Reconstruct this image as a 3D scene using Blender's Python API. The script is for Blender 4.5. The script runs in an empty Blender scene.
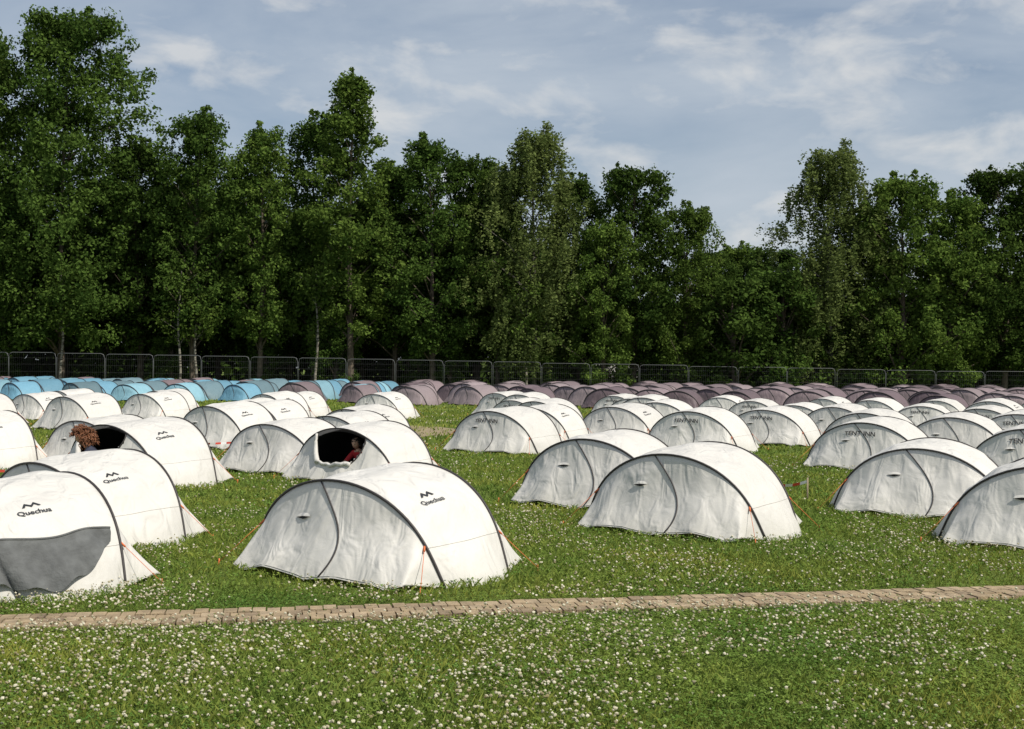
import bpy, bmesh, math, random
import numpy as np
from mathutils import Vector, Matrix
R = math.radians
random.seed(7); rng = np.random.default_rng(7)
scene = bpy.context.scene
COL = scene.collection

# ------------------------------------------------------------------ helpers
def new_mat(name):
    m = bpy.data.materials.new(name); m.use_nodes = True
    nt = m.node_tree; nt.nodes.clear()
    out = nt.nodes.new('ShaderNodeOutputMaterial')
    return m, nt, out
def N(nt, t, **kw):
    n = nt.nodes.new(t)
    for k, v in kw.items():
        setattr(n, k, v)
    return n
def simple_mat(name, col, rough=0.7, metal=0.0, noise=0.0, nscale=8.0, bump=0.0, bscale=20.0):
    m, nt, out = new_mat(name)
    b = N(nt, 'ShaderNodeBsdfPrincipled')
    b.inputs['Base Color'].default_value = (*col, 1)
    b.inputs['Roughness'].default_value = rough
    b.inputs['Metallic'].default_value = metal
    nt.links.new(b.outputs[0], out.inputs[0])
    tc = N(nt, 'ShaderNodeTexCoord')
    if noise > 0:
        n = N(nt, 'ShaderNodeTexNoise'); n.inputs['Scale'].default_value = nscale; n.inputs['Detail'].default_value = 5
        nt.links.new(tc.outputs['Object'], n.inputs['Vector'])
        r = N(nt, 'ShaderNodeValToRGB')
        r.color_ramp.elements[0].position = 0.3; r.color_ramp.elements[1].position = 0.7
        r.color_ramp.elements[0].color = (*[c*(1-noise) for c in col], 1)
        r.color_ramp.elements[1].color = (*[min(1, c*(1+noise)) for c in col], 1)
        nt.links.new(n.outputs['Fac'], r.inputs[0]); nt.links.new(r.outputs[0], b.inputs['Base Color'])
    if bump > 0:
        n = N(nt, 'ShaderNodeTexNoise'); n.inputs['Scale'].default_value = bscale; n.inputs['Detail'].default_value = 4
        nt.links.new(tc.outputs['Object'], n.inputs['Vector'])
        bp = N(nt, 'ShaderNodeBump'); bp.inputs['Strength'].default_value = bump; bp.inputs['Distance'].default_value = 0.02
        nt.links.new(n.outputs['Fac'], bp.inputs['Height']); nt.links.new(bp.outputs[0], b.inputs['Normal'])
    return m
def fabric_mat(name, col, trans=0.15, objvar=0.06):
    m, nt, out = new_mat(name)
    L = nt.links.new
    tc = N(nt, 'ShaderNodeTexCoord'); oi = N(nt, 'ShaderNodeObjectInfo')
    add = N(nt, 'ShaderNodeVectorMath', operation='ADD')
    mul = N(nt, 'ShaderNodeMath', operation='MULTIPLY'); mul.inputs[1].default_value = 50
    L(oi.outputs['Random'], mul.inputs[0]); L(tc.outputs['Object'], add.inputs[0]); L(mul.outputs[0], add.inputs[1])
    n1 = N(nt, 'ShaderNodeTexNoise'); n1.inputs['Scale'].default_value = 2.2; n1.inputs['Detail'].default_value = 2; n1.inputs['Distortion'].default_value = 0.9
    mp = N(nt, 'ShaderNodeMapping'); mp.inputs['Scale'].default_value = (2.2, 2.2, 0.5); mp.inputs['Rotation'].default_value = (R(8), R(14), 0)
    L(add.outputs[0], mp.inputs[0]); L(mp.outputs[0], n1.inputs['Vector'])
    n2 = N(nt, 'ShaderNodeTexNoise'); n2.inputs['Scale'].default_value = 6; n2.inputs['Detail'].default_value = 4; n2.inputs['Distortion'].default_value = 1.4
    L(add.outputs[0], n2.inputs['Vector'])
    b1 = N(nt, 'ShaderNodeBump'); b1.inputs['Strength'].default_value = 0.75; b1.inputs['Distance'].default_value = 0.06
    b2 = N(nt, 'ShaderNodeBump'); b2.inputs['Strength'].default_value = 0.28; b2.inputs['Distance'].default_value = 0.024
    L(n1.outputs['Fac'], b1.inputs['Height']); L(n2.outputs['Fac'], b2.inputs['Height']); L(b1.outputs[0], b2.inputs['Normal'])
    sep = N(nt, 'ShaderNodeSeparateXYZ'); L(tc.outputs['Object'], sep.inputs[0])
    n3 = N(nt, 'ShaderNodeTexNoise'); n3.inputs['Scale'].default_value = 3.5; n3.inputs['Detail'].default_value = 6
    L(add.outputs[0], n3.inputs['Vector'])
    mr = N(nt, 'ShaderNodeMapRange'); mr.inputs['From Min'].default_value = 0.0; mr.inputs['From Max'].default_value = 0.25
    mr.inputs['To Min'].default_value = 0.45; mr.inputs['To Max'].default_value = 0.0
    L(sep.outputs['Z'], mr.inputs['Value'])
    mm = N(nt, 'ShaderNodeMath', operation='MULTIPLY'); L(mr.outputs[0], mm.inputs[0]); L(n3.outputs['Fac'], mm.inputs[1])
    mix = N(nt, 'ShaderNodeMixRGB'); mix.inputs[1].default_value = (*col, 1); mix.inputs[2].default_value = (col[0]*0.42, col[1]*0.42, col[2]*0.30, 1)
    L(mm.outputs[0], mix.inputs[0])
    mr2 = N(nt, 'ShaderNodeMapRange'); mr2.inputs['To Min'].default_value = 1-objvar; mr2.inputs['To Max'].default_value = 1+objvar
    L(oi.outputs['Random'], mr2.inputs['Value'])
    mr3 = N(nt, 'ShaderNodeMapRange'); mr3.inputs['To Min'].default_value = 0.88; mr3.inputs['To Max'].default_value = 1.06
    L(n3.outputs['Fac'], mr3.inputs['Value'])
    mq = N(nt, 'ShaderNodeMath', operation='MULTIPLY'); L(mr2.outputs[0], mq.inputs[0]); L(mr3.outputs[0], mq.inputs[1])
    vm = N(nt, 'ShaderNodeVectorMath', operation='SCALE'); L(mix.outputs[0], vm.inputs[0]); L(mq.outputs[0], vm.inputs['Scale'])
    p = N(nt, 'ShaderNodeBsdfPrincipled'); p.inputs['Roughness'].default_value = 0.55
    p.inputs['Specular IOR Level'].default_value = 0.3
    L(vm.outputs[0], p.inputs['Base Color']); L(b2.outputs[0], p.inputs['Normal'])
    tr = N(nt, 'ShaderNodeBsdfTranslucent'); L(vm.outputs[0], tr.inputs['Color']); L(b2.outputs[0], tr.inputs['Normal'])
    ms = N(nt, 'ShaderNodeMixShader'); ms.inputs[0].default_value = trans
    L(p.outputs[0], ms.inputs[1]); L(tr.outputs[0], ms.inputs[2]); L(ms.outputs[0], out.inputs[0])
    return m
def leaf_mat(name, dark, light, trans=0.3, objvar=0.2, patch=None):
    m, nt, out = new_mat(name); L = nt.links.new
    at = N(nt, 'ShaderNodeAttribute'); at.attribute_name = 'var'
    oi = N(nt, 'ShaderNodeObjectInfo')
    mix = N(nt, 'ShaderNodeMixRGB'); mix.inputs[1].default_value = (*dark, 1); mix.inputs[2].default_value = (*light, 1)
    L(at.outputs['Fac'], mix.inputs[0])
    mr = N(nt, 'ShaderNodeMapRange'); mr.inputs['To Min'].default_value = 1-objvar; mr.inputs['To Max'].default_value = 1+objvar
    L(oi.outputs['Random'], mr.inputs['Value'])
    vm = N(nt, 'ShaderNodeVectorMath', operation='SCALE'); L(mix.outputs[0], vm.inputs[0]); L(mr.outputs[0], vm.inputs['Scale'])
    last = vm.outputs[0]
    if patch:
        tc = N(nt, 'ShaderNodeTexCoord')
        n = N(nt, 'ShaderNodeTexNoise'); n.inputs['Scale'].default_value = patch; n.inputs['Detail'].default_value = 4
        L(tc.outputs['Object'], n.inputs['Vector'])
        r = N(nt, 'ShaderNodeValToRGB'); r.color_ramp.elements[0].position = 0.35; r.color_ramp.elements[1].position = 0.68
        r.color_ramp.elements[0].color = (0.70, 0.83, 0.75, 1); r.color_ramp.elements[1].color = (1.35, 1.14, 1.0, 1)
        L(n.outputs['Fac'], r.inputs[0])
        v2 = N(nt, 'ShaderNodeVectorMath', operation='MULTIPLY'); L(last, v2.inputs[0]); L(r.outputs[0], v2.inputs[1]); last = v2.outputs[0]
    p = N(nt, 'ShaderNodeBsdfDiffuse'); L(last, p.inputs['Color'])
    tr = N(nt, 'ShaderNodeBsdfTranslucent'); L(last, tr.inputs['Color'])
    ms = N(nt, 'ShaderNodeMixShader'); ms.inputs[0].default_value = trans
    L(p.outputs[0], ms.inputs[1]); L(tr.outputs[0], ms.inputs[2]); L(ms.outputs[0], out.inputs[0])
    return m

def np_mesh(name, V, F, mats, midx=None, var=None, smooth=False):
    V = np.asarray(V, dtype=np.float32); F = np.asarray(F, dtype=np.int32)
    me = bpy.data.meshes.new(name); k = F.shape[1]; M = F.shape[0]
    me.vertices.add(len(V)); me.vertices.foreach_set('co', V.ravel())
    me.loops.add(M*k); me.loops.foreach_set('vertex_index', F.ravel())
    me.polygons.add(M); me.polygons.foreach_set('loop_start', np.arange(0, M*k, k, dtype=np.int32))
    for mt in mats: me.materials.append(mt)
    if midx is not None: me.polygons.foreach_set('material_index', np.asarray(midx, dtype=np.int32))
    if var is not None:
        a = me.attributes.new('var', 'FLOAT', 'FACE'); a.data.foreach_set('value', np.asarray(var, dtype=np.float32))
    me.polygons.foreach_set('use_smooth', np.full(M, smooth, dtype=bool))
    me.update(calc_edges=True); me.validate()
    return me
class MB:
    def __init__(s): s.v = []; s.f = []; s.m = []; s.sm = []
    def add(s, vs, fs, mi, smooth=True):
        o = len(s.v); s.v += [tuple(v) for v in vs]
        for f in fs: s.f.append([i+o for i in f]); s.m.append(mi); s.sm.append(smooth)
    def tube(s, pts, r, mi, n=6, r2=None, cap=True):
        pts = [Vector(p) for p in pts]; vs = []; fs = []
        L = len(pts)
        for i, p in enumerate(pts):
            a = pts[max(0, i-1)]; b = pts[min(L-1, i+1)]
            t = (b-a).normalized(); up = Vector((0, 0, 1)) if abs(t.z) < 0.95 else Vector((1, 0, 0))
            u = t.cross(up).normalized(); w = t.cross(u)
            rr = r if r2 is None else r+(r2-r)*i/(L-1)
            for k in range(n):
                an = 2*math.pi*k/n; vs.append(p+u*math.cos(an)*rr+w*math.sin(an)*rr)
        for i in range(L-1):
            for k in range(n):
                fs.append([i*n+k, i*n+(k+1) % n, (i+1)*n+(k+1) % n, (i+1)*n+k])
        if cap: fs.append(list(range(n))[::-1]); fs.append([(L-1)*n+k for k in range(n)])
        s.add(vs, fs, mi)
    def box(s, c, d, mi, rot=0.0):
        x, y, z = c; a, b, h = d[0]/2, d[1]/2, d[2]/2; cs, sn = math.cos(rot), math.sin(rot)
        vs = []
        for dz in (-h, h):
            for dx, dy in ((-a, -b), (a, -b), (a, b), (-a, b)):
                vs.append((x+dx*cs-dy*sn, y+dx*sn+dy*cs, z+dz))
        s.add(vs, [[3, 2, 1, 0], [4, 5, 6, 7], [0, 1, 5, 4], [1, 2, 6, 5], [2, 3, 7, 6], [3, 0, 4, 7]], mi, False)
    def mesh(s, name, mats):
        me = bpy.data.meshes.new(name); me.from_pydata(s.v, [], s.f)
        for m in mats: me.materials.append(m)
        me.polygons.foreach_set('material_index', s.m); me.polygons.foreach_set('use_smooth', s.sm)
        me.update(); return me
def put(name, me, loc=(0, 0, 0), rz=0, sc=1.0, parent=None):
    o = bpy.data.objects.new(name, me); COL.objects.link(o)
    o.location = loc; o.rotation_euler = (0, 0, rz)
    o.scale = (sc, sc, sc) if not hasattr(sc, '__len__') else sc
    if parent: o.parent = parent
    return o
def snoise(x, y, f, seed=0):
    r = np.random.default_rng(seed); v = 0
    for k in range(7):
        a = r.uniform(0, 2*np.pi); g = f*r.uniform(0.6, 1.7); ph = r.uniform(0, 6.28)
        v = v+np.sin((x*np.cos(a)+y*np.sin(a))*g+ph+1.3*np.sin((x*np.sin(a)-y*np.cos(a))*g*0.7+ph))
    return v/7

# ------------------------------------------------------------------ world + sun
sun_dir = Vector((0.66, -0.47, 1.0)).normalized()
elev = math.asin(sun_dir.z); azim = math.atan2(sun_dir.x, sun_dir.y)
w = bpy.data.worlds.new("World"); scene.world = w; w.use_nodes = True
nt = w.node_tree; nt.nodes.clear(); L = nt.links.new
out = N(nt, 'ShaderNodeOutputWorld'); bg = N(nt, 'ShaderNodeBackground'); bg.inputs['Strength'].default_value = 0.10
sky = N(nt, 'ShaderNodeTexSky'); sky.sky_type = 'NISHITA'; sky.sun_disc = False
sky.sun_elevation = elev; sky.sun_rotation = azim; sky.air_density = 1.0; sky.dust_density = 1.8; sky.ozone_density = 1.0
tc = N(nt, 'ShaderNodeTexCoord'); mp = N(nt, 'ShaderNodeMapping'); mp.inputs['Scale'].default_value = (1.0, 1.0, 3.0); mp.inputs['Location'].default_value = (0.9, 0.2, 0.1)
mp.inputs['Rotation'].default_value = (0, R(7), 0)
L(tc.outputs['Generated'], mp.inputs[0])
n1 = N(nt, 'ShaderNodeTexNoise'); n1.inputs['Scale'].default_value = 3.6; n1.inputs['Detail'].default_value = 9; n1.inputs['Roughness'].default_value = 0.55; n1.inputs['Distortion'].default_value = 0.35
L(mp.outputs[0], n1.inputs['Vector'])
sx = N(nt, 'ShaderNodeSeparateXYZ'); L(tc.outputs['Generated'], sx.inputs[0])
mxr = N(nt, 'ShaderNodeMapRange'); mxr.inputs['From Min'].default_value = -0.45; mxr.inputs['From Max'].default_value = 0.45; mxr.inputs['To Min'].default_value = -0.03; mxr.inputs['To Max'].default_value = 0.06
L(sx.outputs['X'], mxr.inputs['Value'])
ad = N(nt, 'ShaderNodeMath', operation='ADD'); L(n1.outputs['Fac'], ad.inputs[0]); L(mxr.outputs[0], ad.inputs[1])
r1 = N(nt, 'ShaderNodeValToRGB'); r1.color_ramp.elements[0].position = 0.36; r1.color_ramp.elements[1].position = 0.72
r1.color_ramp.elements[0].color = (0.22,)*3+(1,); r1.color_ramp.elements[1].color = (0.92,)*3+(1,)
L(ad.outputs[0], r1.inputs[0])
mx = N(nt, 'ShaderNodeMixRGB'); mx.inputs[2].default_value = (5.25, 5.85, 6.55, 1)
L(r1.outputs[0], mx.inputs[0]); L(sky.outputs[0], mx.inputs[1])
n2 = N(nt, 'ShaderNodeTexNoise'); n2.inputs['Scale'].default_value = 11; n2.inputs['Detail'].default_value = 8; n2.inputs['Roughness'].default_value = 0.55; n2.inputs['Distortion'].default_value = 0.25
mp2 = N(nt, 'ShaderNodeMapping'); mp2.inputs['Scale'].default_value = (1, 1, 2.2); mp2.inputs['Rotation'].default_value = (0, R(-6), 0)
L(tc.outputs['Generated'], mp2.inputs[0]); L(mp2.outputs[0], n2.inputs['Vector'])
ad2 = N(nt, 'ShaderNodeMath', operation='ADD'); L(n2.outputs['Fac'], ad2.inputs[0]); L(mxr.outputs[0], ad2.inputs[1])
r2 = N(nt, 'ShaderNodeValToRGB'); r2.color_ramp.elements[0].position = 0.56; r2.color_ramp.elements[1].position = 0.73
r2.color_ramp.elements[0].color = (0, 0, 0, 1); r2.color_ramp.elements[1].color = (0.65, 0.65, 0.65, 1)
L(ad2.outputs[0], r2.inputs[0])
mx2 = N(nt, 'ShaderNodeMixRGB'); mx2.inputs[2].default_value = (7.4, 7.4, 7.3, 1)
L(r2.outputs[0], mx2.inputs[0]); L(mx.outputs[0], mx2.inputs[1])
L(mx2.outputs[0], bg.inputs[0]); L(bg.outputs[0], out.inputs[0])
sl = bpy.data.lights.new('sun', 'SUN'); sl.energy = 4.7; sl.angle = R(0.55); sl.color = (1.0, 0.94, 0.835)
so = bpy.data.objects.new('sun', sl); COL.objects.link(so); so.rotation_euler = sun_dir.to_track_quat('Z', 'Y').to_euler(); so.location = (20, -20, 40)
scene.view_settings.view_transform = 'Standard'; scene.view_settings.look = 'None'; scene.view_settings.exposure = 0

# ------------------------------------------------------------------ camera
cam = bpy.data.cameras.new('camera'); cam.lens = 42.2; cam.sensor_width = 36; cam.clip_end = 2000
co = bpy.data.objects.new('camera', cam); COL.objects.link(co)
co.matrix_world = Matrix.Translation((0, 0, 1.8)) @ Matrix.Rotation(R(90.21), 4, 'X') @ Matrix.Rotation(R(0.5), 4, 'Z')
scene.camera = co

# ------------------------------------------------------------------ ground
m, nt, out = new_mat('grass_ground'); L = nt.links.new
tc = N(nt, 'ShaderNodeTexCoord')
a = N(nt, 'ShaderNodeTexNoise'); a.inputs['Scale'].default_value = 0.35; a.inputs['Detail'].default_value = 6
b = N(nt, 'ShaderNodeTexNoise'); b.inputs['Scale'].default_value = 14; b.inputs['Detail'].default_value = 8; b.inputs['Roughness'].default_value = 0.7
L(tc.outputs['Object'], a.inputs['Vector']); L(tc.outputs['Object'], b.inputs['Vector'])
ra = N(nt, 'ShaderNodeValToRGB'); ra.color_ramp.elements[0].position = 0.35; ra.color_ramp.elements[1].position = 0.7
ra.color_ramp.elements[0].color = (0.100, 0.150, 0.028, 1); ra.color_ramp.elements[1].color = (0.185, 0.225, 0.058, 1)
L(a.outputs['Fac'], ra.inputs[0])
rb = N(nt, 'ShaderNodeValToRGB'); rb.color_ramp.elements[0].position = 0.3; rb.color_ramp.elements[1].position = 0.75
rb.color_ramp.elements[0].color = (0.4, 0.43, 0.4, 1); rb.color_ramp.elements[1].color = (1.25, 1.25, 1.1, 1)
L(b.outputs['Fac'], rb.inputs[0])
v = N(nt, 'ShaderNodeVectorMath', operation='MULTIPLY'); L(ra.outputs[0], v.inputs[0]); L(rb.outputs[0], v.inputs[1])
p = N(nt, 'ShaderNodeBsdfPrincipled'); p.inputs['Roughness'].default_value = 0.9; p.inputs['Specular IOR Level'].default_value = 0.1
bp = N(nt, 'ShaderNodeBump'); bp.inputs['Strength'].default_value = 0.8; bp.inputs['Distance'].default_value = 0.05
L(b.outputs['Fac'], bp.inputs['Height']); L(bp.outputs[0], p.inputs['Normal']); L(v.outputs[0], p.inputs['Base Color']); L(p.outputs[0], out.inputs[0])
G = MB(); G.add([(-900, -60, 0), (900, -60, 0), (900, 1500, 0), (-900, 1500, 0)], [[0, 1, 2, 3]], 0, False)
put('ground', G.mesh('ground', [m]))

# ------------------------------------------------------------------ brick path
def path_y(x): return 8.98+0.197*x+0.0007*x*x
PW = 0.44
mb1 = simple_mat('paver_tan', (0.30, 0.225, 0.135), 0.85, noise=0.3, nscale=9, bump=0.5, bscale=60)
mb2 = simple_mat('paver_brown', (0.23, 0.17, 0.105), 0.85, noise=0.3, nscale=9, bump=0.5, bscale=60)
mb3 = simple_mat('paver_sand', (0.34, 0.26, 0.165), 0.85, noise=0.3, nscale=9, bump=0.5, bscale=60)
mdirt = simple_mat('path_dirt', (0.09, 0.08, 0.045), 0.95, noise=0.4, nscale=12, bump=0.8)
P = MB()
xs = np.linspace(-16, 18, 80)
vs = []; fs = []
for i, x in enumerate(xs):
    yy = path_y(x); vs += [(x, yy-PW/2-0.05, 0.004), (x, yy+PW/2+0.05, 0.004)]
    if i: fs.append([2*i-2, 2*i, 2*i+1, 2*i-1])
P.add(vs, fs, 3, False)
x = -16.0; k = 0
while x < 18:
    sl_ = math.atan2(path_y(x+0.1)-path_y(x-0.1), 0.2)
    for j in range(3):
        off = (j-1)*0.149
        xx = x+(0.05 if j % 2 else 0.0)-off*math.sin(sl_); yy = path_y(x)+off*math.cos(sl_)
        P.box((xx+random.uniform(-.003, .003), yy, 0.014+random.uniform(-0.005, 0.004)), (0.091, 0.141, 0.03), random.choice([0, 0, 1, 2]), sl_+random.uniform(-.03, .03))
    x += 0.1
put('brick_path', P.mesh('brick_path', [mb1, mb2, mb3, mdirt]))
D = MB(); ring = []
for k in range(40):
    an = 2*math.pi*k/40; r = 1+0.18*math.sin(3*an+1)+0.1*math.sin(7*an)
    yy = 3.4*r*math.sin(an)
    ring.append((-2.3+0.85*r*math.cos(an)-0.04*yy*yy, 34.0+yy, 0.006))
D.add(ring, [list(range(40))], 0, False); put('dirt_patch', D.mesh('dirt_patch', [simple_mat('dry_earth', (0.24, 0.19, 0.11), 0.95, noise=0.3, nscale=3)]))

# ------------------------------------------------------------------ tents
def lerp(a, b, t): return a+(b-a)*t
def S(s, t):
    sn = max(0.0, math.sin(s)); c = math.cos(s)
    fl = 1+0.08*(1-sn)**5
    def hoop(w, h, y0, y1, e=0.97): return Vector((w*c*fl, y0+(y1-y0)*sn, h*sn**e))
    A = hoop(0.98, 0.82, -0.45, -0.60); M_ = hoop(1.03, 0.885, 0, 0); B = hoop(0.98, 0.90, 0.42, 0.52)
    def edge(sg):
        q = min(1.0, sn/0.55)
        x_ = lerp(0.98*fl, 0.93, q**0.8)*(1 if c > 0 else -1) if sn < 0.55 else 0.93*c/0.8352
        y_ = sg*lerp(0.45, 0.84, q**0.8) if sn < 0.55 else sg*(0.84+0.09*math.sin((s-0.58)/(math.pi-1.16)*math.pi))
        return Vector((x_, y_, 0.015+0.05*abs(math.sin(s*4.0))*q))
    if t <= 1:
        E = edge(-1); P_ = E.lerp(A, t); bow = 4*t*(1-t)*sn
        return P_+Vector((0, 0.05, -0.02))*bow*0.8
    if t < 3:
        q = t-2
        P_ = A*(q*(q-1)/2)+M_*(1-q*q)+B*(q*(q+1)/2)
        P_.x += (1 if c > 0 else -1)*0.10*(1-q*q)*max(0, 1-sn*2.2)
        return P_
    E = edge(1); P_ = B.lerp(E, t-3); bow = 4*(t-3)*(4-t)*sn
    return P_+Vector((0, -0.05, -0.02))*bow*0.8
def Snorm(s, t):
    e = 0.01; du = S(s+e, t)-S(s-e, t); dv = S(s, min(4, t+e))-S(s, max(0, t-e))
    n = du.cross(dv); n.normalize()
    if n.length < .5: return Vector((0, 0, 1))
    c = S(s, t)-Vector((0, 0, 0.2))
    return n if n.dot(c) > 0 else -n
text_cache = {}
def text_mesh(txt):
    if txt in text_cache: return text_cache[txt]
    cu = bpy.data.curves.new('t', 'FONT'); cu.body = txt; cu.size = 1; cu.align_x = 'CENTER'; cu.offset = 0.015; cu.resolution_u = 3
    ob = bpy.data.objects.new('t', cu); COL.objects.link(ob); dg = bpy.context.evaluated_depsgraph_get(); dg.update()
    me = bpy.data.meshes.new_from_object(ob.evaluated_get(dg))
    r = ([tuple(v.co) for v in me.vertices], [list(p.vertices) for p in me.polygons])
    bpy.data.objects.remove(ob); text_cache[txt] = r; return r

def make_tent(name, mats, ns=72, logo=None, opening=None, seed=0, guy=True, drape=False, zipper=True, pr=0.012, lowpoly=False):
    rnd = random.Random(seed); T = MB()
    ts = np.concatenate([np.linspace(0, 1, 15 if not lowpoly else 4), np.linspace(1, 3, 23 if not lowpoly else 7)[1:], np.linspace(3, 4, 9 if not lowpoly else 4)[1:]])
    ph = [rnd.uniform(0, 6.28) for _ in range(8)]
    def Sd(s, t):
        p_ = S(s, t); n = Snorm(s, t)
        sn = max(0, math.sin(s)); k = min(1, abs(t-1)*3)*min(1, abs(t-3)*3)
        d = 0.012*math.sin(5*s+2*t+ph[0])+0.008*math.sin(11*s-3*t+ph[1])+0.007*math.sin(7*t+3*s+ph[2])
        if t < 1: d += 0.014*(1-t)*(1-abs(math.sin(8.5*s+ph[3]+1.2*t)))*1.6-0.006
        if 1 < t < 3:
            f_ = abs(math.sin(9*s+ph[4]+0.5*math.sin(2*t)))
            d += 0.018*(1-f_)*(1-0.5*sn)
        return p_+n*d*k*sn**0.5
    vs = []; nt_ = len(ts)
    for i in range(ns+1):
        s = math.pi*i/ns
        for j, t in enumerate(ts): vs.append(Sd(s, t))
    fs = []
    def in_open(s, t):
        if not opening or t >= 1: return False
        s0, s1, tlow = opening
        if t < tlow: return False
        u = (s-(s0+s1)/2)/((s1-s0)/2); vv = (t-tlow)/(1-tlow)
        return abs(u) < 1-0.45*(1-vv)**2
    for i in range(ns):
        s = math.pi*(i+0.5)/ns
        for j in range(nt_-1):
            t = (ts[j]+ts[j+1])/2
            if in_open(s, t): continue
            fs.append([i*nt_+j, i*nt_+j+1, (i+1)*nt_+j+1, (i+1)*nt_+j])
    T.add(vs, fs, 0)
    if opening:
        vi = []; fi = []; n2 = 24; t2 = np.linspace(1.0, 4, 14)
        for i in range(n2+1):
            for t in t2:
                q = S(math.pi*i/n2, t); q = Vector((q.x*0.94, q.y*0.94, q.z*0.93+0.012)); vi.append(q)
        for i in range(n2):
            for j in range(len(t2)-1): fi.append([i*len(t2)+j, i*len(t2)+j+1, (i+1)*len(t2)+j+1, (i+1)*len(t2)+j])
        T.add(vi, fi, 3)  # added dark shell: the interior's shade is put into its colour
        T.add([(-0.9, -0.72, 0.03), (0.9, -0.72, 0.03), (0.95, 0.7, 0.03), (-0.95, 0.7, 0.03)], [[0, 1, 2, 3]], 3, False)
        s0, s1, tlow = opening
        pts = []
        for k in range(22):
            u = 1-2*k/21
            s = (s0+s1)/2+u*0.60*(s1-s0)/2; t = tlow-0.01+0.012*math.sin(k*1.1)+0.03*u*u
            pts.append(Sd(s, t)+Snorm(s, t)*0.012)
        T.tube(pts, 0.022, 0, 10, 0.035)
        pts = []
        for k in range(12):
            vv = k/11; t = tlow+(1-tlow)*vv*0.97; s = (s0+s1)/2+(s1-s0)/2*(1-0.45*(1-vv)**2)
            pts.append(Sd(s, t)+Snorm(s, t)*0.02)
        T.tube(pts, 0.045, 0, 8, 0.02)
        pts = []
        for k in range(12):
            vv = k/11; t = tlow+(1-tlow)*vv*0.97; s = (s0+s1)/2-(s1-s0)/2*(1-0.45*(1-vv)**2)
            pts.append(Sd(s, t)+Snorm(s, t)*0.006)
        T.tube(pts, 0.010, 1, 5)
    for t in (1.0, 3.0):
        pts = [S(math.pi*k/36, t)+Snorm(math.pi*k/36, t)*0.006 for k in range(37)]
        T.tube(pts, pr, 1, 6 if not lowpoly else 4)
    if zipper and not opening:
        pts = []
        for k in range(17):
            q = k/16; t = 1-q*0.985; s = R(98)-R(30)*math.sin(q*math.pi/2)+R(14)*q*q
            pts.append(Sd(s, t)+Snorm(s, t)*0.004)
        T.tube(pts, pr*0.65, 1, 5)
        if not lowpoly:
            sa, ta = R(104), 0.62
            c = Sd(sa, ta); n = Snorm(sa, ta)
            e1 = (Sd(sa-0.06, ta)-Sd(sa+0.06, ta)).normalized(); e2 = n.cross(e1)
            if e2.z < 0: e2 = -e2
            hd = []
            for k in range(9):
                an = math.pi*k/8; hd.append(c+e1*0.085*math.cos(an)+e2*0.035*math.sin(an)+n*0.010)
            hd.append(c+n*0.022+e2*0.004)
            T.add(hd, [[k, k+1, 9] for k in range(8)], 0)
            T.add([c-e1*0.085+n*0.012-e2*0.002, c+e1*0.085+n*0.012-e2*0.002, c+n*0.021+e2*0.002, c-e2*0.022+n*0.012], [[0, 3, 2], [3, 1, 2]], 3, False)
    if not lowpoly:
        pts = [S(R(85), t)+Snorm(R(85), t)*0.003 for t in np.linspace(3.02, 3.98, 10)]
        T.tube(pts, 0.004, 1, 4)
        for s_ in (R(22), R(158)):
            pts = [Sd(s_, t)+Snorm(s_, t)*0.001 for t in np.linspace(1.02, 2.98, 24)]
            T.tube(pts, 0.0025, 5, 4)
        for tt in (0.02, 3.98):
            pts = [Sd(math.pi*k/40, tt) for k in range(41)]; T.tube(pts, 0.005, 5, 4)
    if drape:
        vv = []; ff = []
        NI = 48
        for i in range(NI+1):
            q = i/NI; t = lerp(0.45, 2.75, q)
            stop = R(33)+R(1.5)*math.sin(q*9)-R(3)*q; sbot = R(5)+R(20)*max(0, (q-0.5)/0.5)**1.5+R(12)*max(0, (0.3-q)/0.3)+R(1.2)*math.sin(q*23)
            for j in range(17):
                s = lerp(sbot, stop, j/16)
                vv.append(Sd(s, t)+Snorm(s, t)*(0.05+0.028*math.sin(24*q+2*j/16)*(1.15-j/16)))
        for i in range(NI):
            for j in range(16): ff.append([i*17+j, i*17+j+1, (i+1)*17+j+1, (i+1)*17+j])
        T.add(vv, ff, 6)
        T.tube([vv[i*17+16] for i in range(NI+1)], 0.011, 6, 5)
    if logo in ('front', 'both'):
        tv, tf = text_mesh('TENT INN')
        sz = 0.115; V_ = []
        for (u, v_, _) in tv:
            s = math.pi/2+0.02-u*sz/1.0; t = 0.74+v_*sz/0.84
            V_.append(Sd(s, t)+Snorm(s, t)*0.010)
        T.add(V_, tf, 2, False)
    if logo in ('band', 'both'):
        def mapb(u, v_, sz, v0):
            t = 1.72+u*sz/0.52; s = R(50)+(v_*sz+v0)/1.0
            return Sd(s, t)+Snorm(s, t)*0.008
        tv, tf = text_mesh('Quechua')
        T.add([mapb(u, v_, 0.070, -0.06) for (u, v_, _) in tv], tf, 2, False)
        z = [(-1.2, 0), (-.5, 1.1), (0.1, 0.35), (.7, 1.1), (1.4, 0), (1.0, 0), (.65, .55), (0.1, -0.1), (-.5, .55), (-.8, 0)]
        T.add([mapb(u, v_, 0.055, 0.03) for u, v_ in z], [[0, 1, 8, 9], [1, 2, 7, 8], [2, 3, 6, 7], [3, 4, 5, 6]], 2, False)
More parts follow.
